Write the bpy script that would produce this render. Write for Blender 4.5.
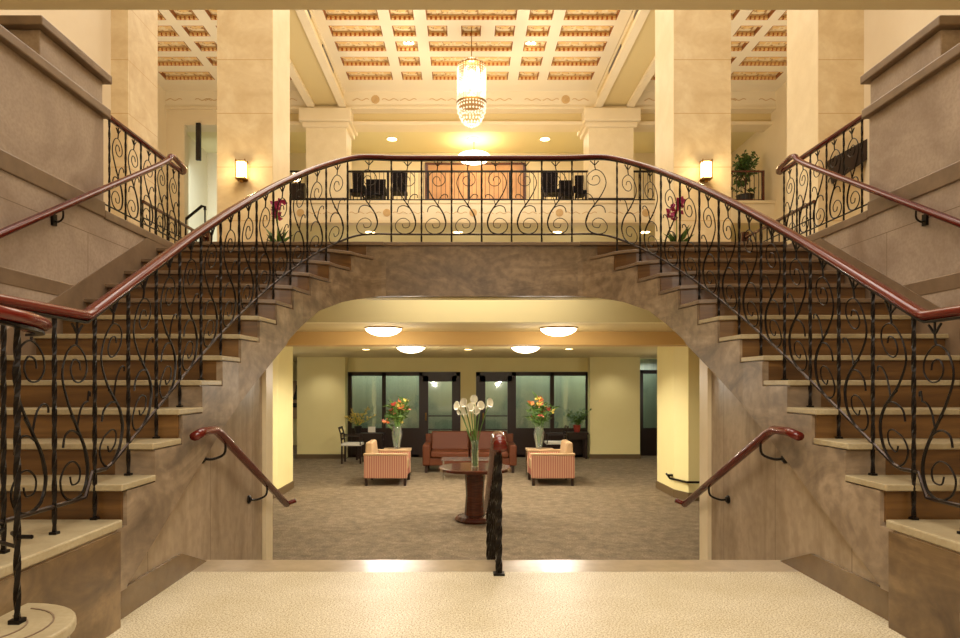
import bpy, bmesh, math, random
from mathutils import Vector, Matrix
R = random.Random(7)
PI = math.pi
C = bpy.context.scene.collection
for o in list(bpy.data.objects): bpy.data.objects.remove(o)

# ------------------------------------------------------------ camera / view
FPX = 654.0
CX, CZ = -0.2, 1.194
cd = bpy.data.cameras.new('camera'); cam = bpy.data.objects.new('camera', cd); C.objects.link(cam)
cam.location = (CX, 0, CZ); cam.rotation_euler = (PI/2, 0, 0)
cd.lens = FPX/960*36; cd.sensor_width = 36; cd.shift_x = 16/960; cd.shift_y = 66/960
cd.clip_start = .05; cd.clip_end = 100
bpy.context.scene.camera = cam
vs = bpy.context.scene.view_settings
vs.view_transform = 'Standard'; vs.look = 'None'; vs.gamma = 1; vs.use_curve_mapping = False
vs.exposure = 0.0
w = bpy.data.worlds.new('world'); bpy.context.scene.world = w; w.use_nodes = True
w.node_tree.nodes['Background'].inputs[0].default_value = (1, .8, .55, 1)
w.node_tree.nodes['Background'].inputs[1].default_value = .05

WARM = (1, .90, .76)
WARM2 = (1, .93, .83)
def area(name, loc, size, power, color=WARM, rot=(0, 0, 0), sy=None):
    l = bpy.data.lights.new(name, 'AREA'); l.energy = power; l.color = color; l.size = size
    if sy: l.shape = 'RECTANGLE'; l.size_y = sy
    o = bpy.data.objects.new(name, l); C.objects.link(o); o.location = loc; o.rotation_euler = rot
    return o
def point(name, loc, power, color=WARM, rad=.1):
    l = bpy.data.lights.new(name, 'POINT'); l.energy = power; l.color = color; l.shadow_soft_size = rad
    o = bpy.data.objects.new(name, l); C.objects.link(o); o.location = loc
    return o
def spot(name, loc, power, color=WARM, ang=80, blend=.6, rad=.05, rot=(0, 0, 0)):
    l = bpy.data.lights.new(name, 'SPOT'); l.energy = power; l.color = color; l.shadow_soft_size = rad
    l.spot_size = math.radians(ang); l.spot_blend = blend
    o = bpy.data.objects.new(name, l); C.objects.link(o); o.location = loc; o.rotation_euler = rot
    return o
# tall hall: soft lights standing in for unseen ceiling lamps, plus added coffer uplights
area('stairwell_light', (0, 6.6, 10.0), 5.0, 400, WARM2, sy=3.5)
area('hall_fill', (0, 12.5, 10.0), 8, 400, WARM, sy=4)
area('coffer_fill', (0, 16.5, 6.0), 5, 235, (1, .90, .78), rot=(PI, 0, 0), sy=4)  # added uplight floating mid-hall to brighten the coffered ceiling
area('coffer_fill', (-7, 15, 6.0), 3, 90, WARM, rot=(PI, 0, 0), sy=5)
area('coffer_fill', (7, 15, 6.0), 3, 90, WARM, rot=(PI, 0, 0), sy=5)
# low entrance foyer where the camera stands; lights stand in for unseen lamps
area('foyer_light', (0, 2.2, 3.4), 2.2, 92, WARM2, sy=1.2)
area('foyer_light', (0, -1.0, 3.4), 3.0, 165, WARM2, sy=1.5)
area('balcony_fill', (0, 21.4, 9.3), 7, 55, WARM2, sy=1.5)  # added soft light for the general balcony glow
for x in (-3.5, 0, 3.5): point('under_balcony_fill', (x, 22.3, 4.4), 45, WARM, .03); point('balcony_ceiling_fill', (x*1.15+.9, 21.9, 7.7), 12, WARM, .03)  # added points that brighten the soffit below and the ceiling above the balcony
area('side_daylight', (-8.3, 21.6, 6.5), 2.0, 50, (.75, .9, 1), rot=(PI*.5, 0, 0), sy=4)

area('soffit_fill', (0, 7.75, 2.56), 2.6, 16, WARM, rot=(math.radians(60), 0, 0), sy=.12)  # added hidden strip brightening the beam face behind the bridge
point('lobby_fill', (-5, 13.5, 1.0), 34, WARM, .03); point('lobby_fill', (5, 13.5, 1.0), 34, WARM, .03)  # added points lifting the lobby ceiling, no fixture there

# ------------------------------------------------------------ materials
def lin(c):
    f = lambda v: ((v/255+.055)/1.055)**2.4 if v/255 > .04045 else v/255/12.92
    return (f(c[0]), f(c[1]), f(c[2]), 1)
MATS = {}
def mat(name, col, rough=.5, metal=0, emit=None, es=0, alpha=None, trans=0, coat=0, spec=.5):
    m = bpy.data.materials.new(name); m.use_nodes = True
    b = m.node_tree.nodes['Principled BSDF']
    b.inputs['Base Color'].default_value = lin(col); b.inputs['Roughness'].default_value = rough
    b.inputs['Metallic'].default_value = metal; b.inputs['Specular IOR Level'].default_value = spec
    if emit: b.inputs['Emission Color'].default_value = lin(emit); b.inputs['Emission Strength'].default_value = es
    if trans: b.inputs['Transmission Weight'].default_value = trans
    if coat: b.inputs['Coat Weight'].default_value = coat; b.inputs['Coat Roughness'].default_value = .08
    if alpha is not None: b.inputs['Alpha'].default_value = alpha
    MATS[name] = m
    return m
def noisy(name, cols, scale=3, rough=.4, detail=8, dist=0.0, stretch=(1, 1, 1), bump=0, fine=0, finecol=None, finescale=120, coat=0, pos=(.3, .7), spec=.5):
    """stone / cloth: colour ramp over a noise in object space, optionally a second fine speckle"""
    m = mat(name, cols[0], rough, coat=coat, spec=spec); nt = m.node_tree; b = nt.nodes['Principled BSDF']
    tc = nt.nodes.new('ShaderNodeTexCoord'); mp = nt.nodes.new('ShaderNodeMapping'); mp.inputs['Scale'].default_value = stretch
    nz = nt.nodes.new('ShaderNodeTexNoise'); nz.inputs['Scale'].default_value = scale; nz.inputs['Detail'].default_value = detail
    nz.inputs['Distortion'].default_value = dist; nz.inputs['Roughness'].default_value = .62
    rp = nt.nodes.new('ShaderNodeValToRGB'); L = nt.links
    L.new(tc.outputs['Object'], mp.inputs[0]); L.new(mp.outputs[0], nz.inputs['Vector']); L.new(nz.outputs['Fac'], rp.inputs[0])
    el = rp.color_ramp.elements
    n = len(cols)
    while len(el) < n: el.new(.5)
    for i, c in enumerate(cols):
        el[i].position = pos[0]+(pos[1]-pos[0])*i/(n-1); el[i].color = lin(c)
    out = rp.outputs[0]
    if fine:
        n2 = nt.nodes.new('ShaderNodeTexNoise'); n2.inputs['Scale'].default_value = finescale; n2.inputs['Detail'].default_value = 2
        r2 = nt.nodes.new('ShaderNodeValToRGB'); r2.color_ramp.elements[0].position = .42; r2.color_ramp.elements[1].position = .62
        mx = nt.nodes.new('ShaderNodeMix'); mx.data_type = 'RGBA'
        mm = nt.nodes.new('ShaderNodeMath'); mm.operation = 'MULTIPLY'; mm.inputs[1].default_value = fine
        L.new(tc.outputs['Object'], n2.inputs['Vector']); L.new(n2.outputs['Fac'], r2.inputs[0]); L.new(r2.outputs[0], mm.inputs[0])
        L.new(mm.outputs[0], mx.inputs['Factor']); L.new(out, mx.inputs[6]); mx.inputs[7].default_value = lin(finecol)
        out = mx.outputs[2]
    L.new(out, b.inputs['Base Color'])
    if bump:
        bp = nt.nodes.new('ShaderNodeBump'); bp.inputs['Strength'].default_value = bump; bp.inputs['Distance'].default_value = .01
        L.new((n2 if fine else nz).outputs['Fac'], bp.inputs['Height']); L.new(bp.outputs[0], b.inputs['Normal'])
    return m
def joints(m, bw, bh, size, col, axis='X', off=(0, 0)):
    """thin mortar joints between stone slabs laid over the surface colour"""
    nt = m.node_tree; L = nt.links; b = nt.nodes['Principled BSDF']
    tc = nt.nodes.new('ShaderNodeTexCoord'); sp = nt.nodes.new('ShaderNodeSeparateXYZ'); cb = nt.nodes.new('ShaderNodeCombineXYZ')
    L.new(tc.outputs['Object'], sp.inputs[0])
    ad = nt.nodes.new('ShaderNodeMath'); ad.operation = 'ADD'; ad.inputs[1].default_value = 0
    if axis == 'Y': L.new(sp.outputs['Y'], ad.inputs[0])
    elif axis == 'X': L.new(sp.outputs['X'], ad.inputs[0])
    else:
        L.new(sp.outputs['X'], ad.inputs[0]); L.new(sp.outputs['Y'], ad.inputs[1])
    L.new(ad.outputs[0], cb.inputs['X']); L.new(sp.outputs['Z'], cb.inputs['Y'])
    mp = nt.nodes.new('ShaderNodeMapping'); mp.inputs['Location'].default_value = (off[0], off[1], 0); L.new(cb.outputs[0], mp.inputs[0])
    br = nt.nodes.new('ShaderNodeTexBrick'); br.inputs['Scale'].default_value = 1; br.inputs['Mortar Size'].default_value = size
    br.inputs['Brick Width'].default_value = bw; br.inputs['Row Height'].default_value = bh; br.inputs['Mortar Smooth'].default_value = .3
    br.offset = 0.5
    L.new(mp.outputs[0], br.inputs['Vector'])
    mx = nt.nodes.new('ShaderNodeMix'); mx.data_type = 'RGBA'
    src = b.inputs['Base Color'].links[0].from_socket
    L.new(br.outputs['Fac'], mx.inputs['Factor']); L.new(src, mx.inputs[6]); mx.inputs[7].default_value = lin(col)
    L.new(mx.outputs[2], b.inputs['Base Color'])
    return m

terrazzo = noisy('terrazzo', [(206, 194, 160), (226, 216, 188)], 3, .44, fine=.8, finecol=(140, 112, 72), finescale=120, spec=.35)
border = noisy('border_stone', [(150, 132, 104), (176, 156, 126)], 8, .3)
wallstone = joints(noisy('wall_marble', [(140, 120, 104), (168, 150, 134), (186, 168, 152)], 1.1, .4, dist=1.2, fine=.22, finecol=(126, 106, 88), finescale=40), 2.4, 3.4, .004, (120, 100, 78), 'Y', (.4, .9))
spandrel = noisy('spandrel_marble', [(122, 98, 62), (158, 134, 92), (180, 156, 116)], 1.6, .35, dist=.8, fine=.3, finecol=(120, 92, 56), finescale=18, stretch=(1, 1, .7))
panelstone = joints(noisy('panel_marble', [(138, 118, 92), (168, 148, 122), (184, 164, 138)], 1.5, .3, dist=.9, stretch=(1, 2.2, .5), fine=.25, finecol=(118, 94, 66), finescale=14), .9, 4, .004, (104, 84, 60), 'Y', (.1, 1))
brownstone = noisy('brown_marble', [(70, 50, 30), (112, 88, 58), (146, 120, 84)], 2.6, .28, dist=1.2, fine=.3, finecol=(76, 56, 36), finescale=16, stretch=(.6, .6, 1.6))
bridgestone = noisy('bridge_marble', [(100, 84, 68), (144, 124, 100), (180, 158, 132)], 1.8, .38, dist=1.4, fine=.35, finecol=(84, 66, 50), finescale=12, stretch=(.7, .7, 1.8))
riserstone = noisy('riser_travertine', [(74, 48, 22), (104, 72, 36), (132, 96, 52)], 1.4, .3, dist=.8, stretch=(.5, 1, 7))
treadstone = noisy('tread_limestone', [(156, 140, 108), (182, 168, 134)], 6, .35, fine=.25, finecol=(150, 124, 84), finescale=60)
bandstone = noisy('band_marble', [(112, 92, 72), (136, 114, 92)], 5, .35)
darkbase = noisy('base_marble', [(96, 76, 52), (130, 106, 74)], 4, .25)
pillarstone = joints(noisy('pillar_marble', [(206, 182, 142), (220, 200, 162), (230, 214, 180)], 1.4, .45, dist=1.2, stretch=(1, 1, 1.5), fine=.2, finecol=(200, 172, 128), finescale=10), 30, .78, .006, (196, 162, 112), 'XY')
palestone = noisy('pale_marble', [(226, 208, 168), (238, 222, 186)], 3, .4)  # pale marble, also colours the lit inner sides of the pillars
palewall = noisy('pale_plaster', [(222, 206, 178), (230, 216, 190)], .8, .6)
cream = noisy('cream_plaster', [(230, 212, 174), (236, 220, 184)], 1, .65)
khaki = mat('khaki_plaster', (214, 192, 136), .6)
ceilcream = mat('ceiling_cream', (236, 222, 190), .6)
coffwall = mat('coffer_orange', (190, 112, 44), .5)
coffin = noisy('coffer_ornament', [(160, 112, 56), (232, 204, 150), (240, 220, 172)], 9, .6, pos=(.38, .55))
dentil = mat('coffer_dentil', (236, 198, 130), .5)
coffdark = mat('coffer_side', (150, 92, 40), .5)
yellow = noisy('yellow_paint', [(236, 222, 158), (240, 228, 168)], 1, .6)
peach = mat('peach_beam_paint', (224, 188, 124), .6)
lobbyceil = mat('lobby_ceiling_paint', (230, 216, 164), .7)
carpet = noisy('carpet', [(104, 90, 68), (132, 116, 90), (154, 136, 110)], 8, .95, fine=.6, finecol=(82, 66, 46), finescale=52, bump=.3)
iron = mat('black_iron', (26, 20, 16), .35, .6)
ironhi = mat('worn_iron', (70, 60, 56), .3, .8)
wood = mat('mahogany_rail', (92, 20, 10), .22, coat=.15, spec=.4)
woodd = noisy('dark_mahogany', [(60, 22, 12), (92, 38, 20)], 6, .25, stretch=(1, 1, 8), coat=.4)
darkwood = mat('dark_frame_wood', (38, 20, 14), .35)
leather = mat('brown_red_leather', (92, 48, 24), .55, spec=.25)
black = mat('black_upholstery', (12, 8, 12), .7, spec=.2)
white = mat('white_cloth', (226, 220, 204), .7)
brass = mat('brass', (150, 110, 50), .3, .9)
lampglass = mat('lamp_glass', (255, 240, 210), .4, emit=(255, 232, 190), es=9)
sconceglass = mat('sconce_glass', (255, 240, 205), .4, emit=(255, 226, 160), es=10)
downglow = mat('downlight_glow', (255, 250, 230), .4, emit=(255, 240, 205), es=10)
crystal = mat('crystal', (250, 246, 230), .1, emit=(255, 240, 205), es=.2, spec=.8)
bulbglow = mat('bulb_glow', (255, 245, 220), .4, emit=(255, 238, 200), es=3)
glassm = mat('clear_glass', (235, 240, 232), .05, trans=.9)
green = noisy('leaf_green', [(40, 70, 22), (86, 116, 40)], 20, .5)
stemg = mat('stem_green', (96, 130, 54), .5)
lilyw = mat('lily_white', (248, 244, 226), .5)
orange = mat('blossom_orange', (200, 112, 58), .5)
redm = mat('blossom_red', (156, 58, 42), .5)
yell = mat('blossom_yellow', (204, 180, 84), .5)
pinkf = mat('blossom_pink', (214, 120, 110), .5)
magenta = mat('orchid_magenta', (150, 20, 80), .5)
pot = mat('dark_pot', (30, 24, 22), .4)
curtain = noisy('green_curtain', [(138, 152, 140), (160, 172, 158)], 4, .8, stretch=(6, 1, .2))
coolwall = mat('cool_wall', (190, 200, 196), .6)
foyerceil = mat('foyer_ceiling_paint', (240, 224, 180), .6)
baseb = mat('brown_base', (104, 84, 54), .5)
friezem = noisy('frieze_ornament', [(196, 160, 106), (214, 182, 130)], 12, .6)
panelor = noisy('orange_panel', [(178, 128, 88), (204, 160, 118)], 1.5, .6)
chrome = mat('chrome', (200, 200, 195), .15, 1)
# thin window glass: part mirror, part clear
wg = bpy.data.materials.new('window_glass'); wg.use_nodes = True
nt = wg.node_tree; nt.nodes.clear()
o_ = nt.nodes.new('ShaderNodeOutputMaterial'); mx_ = nt.nodes.new('ShaderNodeMixShader'); tr_ = nt.nodes.new('ShaderNodeBsdfTransparent'); gl_ = nt.nodes.new('ShaderNodeBsdfGlossy')
tr_.inputs[0].default_value = (.80, .86, .80, 1); gl_.inputs['Roughness'].default_value = .05; mx_.inputs[0].default_value = .12
nt.links.new(tr_.outputs[0], mx_.inputs[1]); nt.links.new(gl_.outputs[0], mx_.inputs[2]); nt.links.new(mx_.outputs[0], o_.inputs[0])
# striped armchair cloth
stripe = mat('striped_cloth', (190, 130, 100), .7); nt = stripe.node_tree
tc_ = nt.nodes.new('ShaderNodeTexCoord'); wv = nt.nodes.new('ShaderNodeTexWave'); wv.inputs['Scale'].default_value = 7.5; wv.bands_direction = 'X'
rp_ = nt.nodes.new('ShaderNodeValToRGB'); rp_.color_ramp.elements[0].color = lin((158, 92, 76)); rp_.color_ramp.elements[1].color = lin((190, 150, 118))
nt.links.new(tc_.outputs['Object'], wv.inputs['Vector']); nt.links.new(wv.outputs['Fac'], rp_.inputs[0]); nt.links.new(rp_.outputs[0], nt.nodes['Principled BSDF'].inputs['Base Color'])
stripetop = mat('tan_cloth', (176, 146, 108), .7)

# ------------------------------------------------------------ mesh builder
def catmull(pts, n=5):
    pts = [Vector(p) for p in pts]; out = []
    for i in range(len(pts)-1):
        p0 = pts[max(i-1, 0)]; p1 = pts[i]; p2 = pts[i+1]; p3 = pts[min(i+2, len(pts)-1)]
        for k in range(n):
            t = k/n
            out.append(.5*((2*p1)+(-p0+p2)*t+(2*p0-5*p1+4*p2-p3)*t*t+(-p0+3*p1-3*p2+p3)*t**3))
    out.append(pts[-1]); return out
class MB:
    def __init__(s): s.bm = bmesh.new(); s.ms = []; s.mi = 0
    def use(s, m):
        if m not in s.ms: s.ms.append(m)
        s.mi = s.ms.index(m); return s
    def f(s, vs):
        try:
            fc = s.bm.faces.new(vs); fc.material_index = s.mi; return fc
        except ValueError: return None
    def box(s, x0, x1, y0, y1, z0, z1):
        v = [s.bm.verts.new((x, y, z)) for z in (min(z0, z1), max(z0, z1)) for y in (min(y0, y1), max(y0, y1)) for x in (min(x0, x1), max(x0, x1))]
        for q in ((0, 2, 3, 1), (4, 5, 7, 6), (0, 1, 5, 4), (2, 6, 7, 3), (0, 4, 6, 2), (1, 3, 7, 5)): s.f([v[i] for i in q])
        return s
    def prism(s, poly, h0, h1, ax='Z'):
        def P(a, b, h): return (a, b, h) if ax == 'Z' else ((h, a, b) if ax == 'X' else (a, h, b))
        A = [s.bm.verts.new(P(a, b, h0)) for a, b in poly]; B = [s.bm.verts.new(P(a, b, h1)) for a, b in poly]
        s.f(A[::-1]); s.f(B); n = len(poly)
        for i in range(n): s.f([A[i], A[(i+1) % n], B[(i+1) % n], B[i]])
        return s
    def tube(s, pts, r, n=6, rect=None, up=Vector((0, 0, 1)), closed_ends=True, rs=None):
        pts = [Vector(p) for p in pts]; rings = []; last = None
        for i, p in enumerate(pts):
            d = (pts[min(i+1, len(pts)-1)]-pts[max(i-1, 0)])
            if d.length < 1e-7: d = Vector((0, 0, 1))
            d.normalize()
            if last is None:
                a = up.cross(d)
                if a.length < .05: a = Vector((1, 0, 0)).cross(d)
            elif rect: 
                a = up.cross(d)
                if a.length < .05: a = last
                if a.dot(last) < 0: a = -a
            else: a = last-d*last.dot(d)
            a.normalize(); last = a; b = d.cross(a).normalized(); rr = rs[i] if rs else r
            ring = []
            for k in range(n):
                t = 2*PI*(k+.5)/n
                if rect: ring.append(s.bm.verts.new(p+a*rect[0]*math.cos(t)*1.2+b*rect[1]*math.sin(t)*1.2))
                else: ring.append(s.bm.verts.new(p+(a*math.cos(t)+b*math.sin(t))*rr))
            rings.append(ring)
        for A, B in zip(rings, rings[1:]):
            for k in range(n): s.f([A[k], A[(k+1) % n], B[(k+1) % n], B[k]])
        s.f(rings[0][::-1]); s.f(rings[-1]); return s
    def lathe(s, prof, c=(0, 0, 0), n=20):
        rings = []
        for r, z in prof:
            r = max(r, .0005)
            rings.append([s.bm.verts.new((c[0]+r*math.cos(2*PI*k/n), c[1]+r*math.sin(2*PI*k/n), c[2]+z)) for k in range(n)])
        for A, B in zip(rings, rings[1:]):
            for k in range(n): s.f([A[k], A[(k+1) % n], B[(k+1) % n], B[k]])
        s.f(rings[0][::-1]); s.f(rings[-1]); return s
    def post(s, x, y, z0, z1, r=.009, tw=True, q=14, turns=None):
        rings = []; h = z1-z0; n = q if tw else 1; T = turns or h/.11*.5
        for i in range(n+1):
            z = z0+h*i/n; a = PI/4+(T*2*PI*i/n*.5 if tw else 0)
            rings.append([s.bm.verts.new((x+r*1.3*math.cos(a+k*PI/2), y+r*1.3*math.sin(a+k*PI/2), z)) for k in range(4)])
        for A, B in zip(rings, rings[1:]):
            for k in range(4): s.f([A[k], A[(k+1) % 4], B[(k+1) % 4], B[k]])
        s.f(rings[0][::-1]); s.f(rings[-1]); return s
    def leaf(s, p, d, l, wd, nrm=None):
        p = Vector(p); d = Vector(d).normalized(); sd = d.cross(nrm or Vector((R.uniform(-1, 1), R.uniform(-1, 1), R.uniform(-.5, 1)))).normalized(); up = sd.cross(d)
        v = [s.bm.verts.new(q) for q in (p, p+d*l*.45+sd*wd*.5+up*l*.06, p+d*l-up*l*.1, p+d*l*.45-sd*wd*.5+up*l*.06)]
        s.f(v); return s
    def build(s, name, m=None, parent=None, bevel=0, smooth=False, off=None, segs=2, mirror=False):
        bm = s.bm
        if mirror:
            for v in bm.verts: v.co.x = -v.co.x
        if off:
            for v in bm.verts: v.co -= Vector(off)
        bmesh.ops.recalc_face_normals(bm, faces=bm.faces)
        me = bpy.data.meshes.new(name); bm.to_mesh(me); bm.free()
        for k in (s.ms or [m]): me.materials.append(k)
        if smooth: me.shade_smooth() if hasattr(me, 'shade_smooth') else None
        o = bpy.data.objects.new(name, me); C.objects.link(o)
        if parent: o.parent = parent
        if bevel:
            b = o.modifiers.new('bevel', 'BEVEL'); b.width = bevel; b.segments = segs; b.limit_method = 'ANGLE'
        return o
def thing(name, label, cat, loc=(0, 0, 0), rz=0, group=None):
    o = bpy.data.objects.new(name, None); C.objects.link(o); o.location = loc; o.rotation_euler = (0, 0, rz); o.empty_display_size = .1
    o['label'] = label; o['category'] = cat
    if group: o['group'] = group
    return o
def tag(o, label, cat, group=None):
    o['label'] = label; o['category'] = cat
    if group: o['group'] = group
    return o
def struct(o): o['kind'] = 'structure'; return o
def copytree(o, parent=None):
    c = o.copy(); C.objects.link(c)
    if parent: c.parent = parent
    for ch in list(o.children): copytree(ch, c)
    return c
def PX(px, y): return CX+(px-464)*y/FPX
def PZ(py, y): return CZ-(py-385)*y/FPX

# ------------------------------------------------------------ levels
RI, TR, Z0, Y0 = .175, .325, .525, 3.28        # riser, tread, height and depth of the first straight nosing
YN = 2.955                                     # depth of the nosing of the lowest tread
def nos(y): return Z0+(y-YN)*RI/TR
def interp(tab, v):
    if v <= tab[0][0]: return tab[0][1]
    for (a, b), (c, d) in zip(tab, tab[1:]):
        if v <= c: return b+(d-b)*(v-a)/(c-a)
    return tab[-1][1]
EDGE = [(4.5, 1.90), (4.905, 1.89), (5.23, 1.862), (5.555, 1.825), (5.88, 1.785), (6.205, 1.725), (6.53, 1.63), (6.855, 1.50), (7.05, 1.40), (7.2, 1.29), (7.3, 1.2), (7.36, 1.12), (7.4, 1.0)]
BOT = [(5.9, 1.60), (6.5, 1.93), (6.9, 2.07), (7.2, 2.15), (7.38, 2.198), (7.5, 2.2)]
OW = 3.42; OL = 3.418                         # face of the outer stair wall
LOB = -.672; HALL = 2.80; BALC = 6.82

# ------------------------------------------------------------ floors
m = MB().box(-3.42, 3.42, -3.2, 4.18, -.12, 0); struct(m.build('floor', terrazzo))
m = MB().box(-1.97, 1.97, 4.18, 4.465, -.12, 0); struct(m.build('floor_border', border))
m = MB().box(-9.5, 9.5, 5.4, 20.5, LOB-.15, LOB); struct(m.build('floor_lobby', carpet))
m = MB()
for k in range(3): m.box(-1.97, 1.97, 4.465+.31*k, 4.465+.31*(k+1)+.005, -.168*(k+1)-.3, -.168*(k+1))
struct(m.build('trim_lobby_steps', border))
# upper hall floor slab, side landings, balcony
m = MB().box(-9.5, 9.5, 7.9, 26, 2.62, HALL)
for s in (-1, 1): m.box(s*3.72, s*5.7, 4.9, 7.9, 2.5, 2.70).box(s*1.35, s*3.42, 7.5, 7.9, 2.62, HALL)
m.box(-1.2, 1.2, 7.5, 7.9, 2.62, HALL)
struct(m.build('floor_hall', border))

# ------------------------------------------------------------ walls
for s, nm in ((-1, 'left'), (1, 'right')):
    mir = s > 0
    # stair well wall with string courses, lower for the open landing
    m = MB().use(wallstone).box(-3.72, -OW, -3.2, 5.84, -.1, 3.59).box(-3.72, -OW, 5.84, 7.7, -.1, 2.70)
    struct(m.build('wall_stair_'+nm, mirror=mir))
    m = MB().box(-3.75, -OW+.015, 2.0, 5.85, 2.69, 2.83).box(-3.75, -OW+.015, 5.85, 7.72, 2.68, 2.76)
    m.box(-3.5, -OW+.006, 2, 5.6, 1.90, 2.02)
    struct(m.build('trim_stringcourse_'+nm, bandstone, mirror=mir, bevel=.008))
    m = MB().prism([(2.2, nos(2.2)-.25), (7.2, nos(7.2)-.25), (7.2, 2.76), (6.76, 2.76), (2.2, nos(2.2)+.16)], -OW-.01, -OW+.012, 'X')
    struct(m.build('trim_stair_skirting_'+nm, bandstone, mirror=mir))
    m = MB().box(-3.78, -OW+.05, 2.0, 5.88, 3.58, 3.665)
    struct(m.build('trim_parapet_cap_'+nm, bandstone, mirror=mir, bevel=.012))
    m = MB().use(wallstone).box(-4.4, -OW-.005, 4.97, 5.84, 3.66, 3.90).use(bandstone).box(-4.46, -OW+.05, 4.91, 5.90, 3.90, 3.975)
    struct(m.build('wall_pedestal_'+nm, mirror=mir, bevel=.01))
    # high side wall of the landing
    xw = 5.33 if s < 0 else 5.61
    m = MB().box(s*xw, s*(xw+.3), 3.9, 9.5, -1, 10.3); struct(m.build('wall_side_'+nm, palewall))
    # hall outer walls
    m = MB().box(s*9.3, s*9.6, 9.5, 26, -1, 10.4); struct(m.build('wall_hall_'+nm, cream))
# wall that carries the edge of the low foyer ceiling
m = MB().use(foyerceil).box(-6, 6, -3.4, 4.02, 3.50, 3.62).use(cream).box(-6, 6, 3.8, 4.02, 3.62, 10.4)
struct(m.build('ceiling_foyer'))
m = MB().box(-6, 6, -3.5, -3.2, -.1, 3.6); struct(m.build('wall_back', khaki))
m = MB().box(-6, 6, 3.9, 9.5, 10.15, 10.4); struct(m.build('ceiling_stairwell', ceilcream))

# ------------------------------------------------------------ coffered ceiling
HC = 10.15
rows = [15.0, 15.8, 16.55, 17.3, 18.1, 18.95]
def coffer_mesh(wd, dp):
    m = MB(); h = .11; x0, x1, y0, y1 = -wd/2, wd/2, -dp/2, dp/2
    t = .02
    m.use(coffin).box(x0, x1, y0, y1, h, h+t)
    m.use(coffwall).box(x0, x1, y1-t, y1, 0, h).box(x0, x1, y0, y0+t, 0, h)
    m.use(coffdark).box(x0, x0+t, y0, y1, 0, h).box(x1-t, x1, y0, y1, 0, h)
    n = max(3, round(wd/.115)); 
    for i in range(n):
        c = x0+(i+.5)*wd/n
        m.use(dentil).box(c-.03, c+.03, y1-t-.05, y1-t, .0, .06).box(c-.03, c+.03, y0+t, y0+t+.05, .0, .06)
    m.use(dentil).box(x0, x1, y1-t-.03, y1-t, .085, .1)
    # painted leaf ornament in relief on the panel
    m.use(dentil)
    for i in range(max(1, int(wd/.3))):
        c = x0+(i+.5)*wd/max(1, int(wd/.3))
        m.box(c-.09, c+.09, -.05, .05, h-.02, h)
    return m
protos = {}
def coffer(x0, x1, yc, parent, dp=.5):
    key = (round(x1-x0, 2), dp)
    if key not in protos:
        o = coffer_mesh(x1-x0, dp).build('coffer', parent=parent); protos[key] = o
    else:
        o = protos[key].copy(); C.objects.link(o); o.parent = parent
    o.location = ((x0+x1)/2, yc, HC)
def bay(name, x0, x1, cols):
    """cols(row) -> list of (xa, xb); the ceiling sheet is built round the coffers"""
    m = MB(); yc = 9.5
    for k, y in enumerate(rows):
        m.box(x0, x1, yc, y-.25, HC, HC+.25); xa = x0
        for a, b in cols(k):
            m.box(xa, a, y-.25, y+.25, HC, HC+.25); xa = b
        m.box(xa, x1, y-.25, y+.25, HC, HC+.25); yc = y+.25
    m.box(x0, x1, yc, 20.0, HC, HC+.25)
    o = struct(m.build(name, ceilcream))
    for k, y in enumerate(rows):
        for a, b in cols(k): coffer(a, b, y, o)
def ccols(k):
    side = [(-3.58, -2.28), (-2.0, -1.42)]; mid = [(-1.12, 1.08)]
    if k in (0, 2): mid = [(-1.12, -.62), (-.27, .23), (.58, 1.08)]
    return side+mid+[(1.38, 1.96), (2.24, 3.54)]
bay('ceiling', -3.87, 3.83, ccols)
bay('ceiling_left', -9.5, -4.86, lambda k: [(-8.95, -7.5), (-7.25, -6.7), (-6.4, -5.15)])
bay('ceiling_right', 4.86, 9.5, lambda k: [(5.15, 6.4), (6.7, 7.25), (7.5, 8.95)])
for s, nm in ((-1, 'left'), (1, 'right')):
    m = MB().use(khaki).box(-4.86, -3.87, 9.5, 19.95, 9.72, HC+.2).use(cream).box(-4.95, -4.74, 9.5, 19.95, 9.62, 9.74).box(-3.99, -3.78, 9.5, 19.95, 9.62, 9.74)
    m.box(-3.9, -3.84, 9.5, 19.95, 10.05, 10.14)
    struct(m.build('trim_beam_'+nm, mirror=s > 0))
    for yv, wh in ((14.2, 'nearer'), (16.9, 'farther')):
        tag(MB().box(-3.868, -3.845, yv, yv+1.4, 9.80, 10.0).build('air_grille', darkwood, mirror=s > 0), 'dark slot air grille in the %s ceiling beam, the %s one' % (nm, wh), 'vent')
# frieze across the end of the hall and entablature over the balcony
m = MB().use(ceilcream).box(-9.5, 9.5, 19.95, 20.2, 9.66, HC+.2).use(cream).box(-9.5, 9.5, 19.90, 20.25, 9.60, 9.68).use(khaki).box(-9.5, 9.5, 20.25, 20.7, 9.25, 9.66).use(cream).box(-9.5, 9.5, 20.15, 20.75, 9.22, 9.32)
struct(m.build('trim_frieze'))
def ornament(bm, x, z, y, s=1, med=False):
    if med:
        bm.lathe([(.13*s, 0), (.13*s, .02)], (0, 0, 0), 14)
        for v in list(bm.bm.verts)[-28:]:
            v.co = Vector((x+v.co.x, y-v.co.z, z+v.co.y))
    for q in (-1, 1):
        pts = [(x+q*(.2+.05*t)*s, y, z+.03*math.sin(t*1.1)*s) for t in range(11)]
        bm.tube(pts, .014*s, 4)
m = MB()
for x, md in ((-2.9, 1), (-1.45, 0), (0, 1), (1.45, 0), (2.9, 1), (-7.4, 0), (-8.6, 0), (7.4, 0), (8.6, 0), (-6, 0), (6, 0)): ornament(m, x, 9.9, 19.95, 1, md)
struct(m.build('trim_frieze_ornament', friezem))

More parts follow.
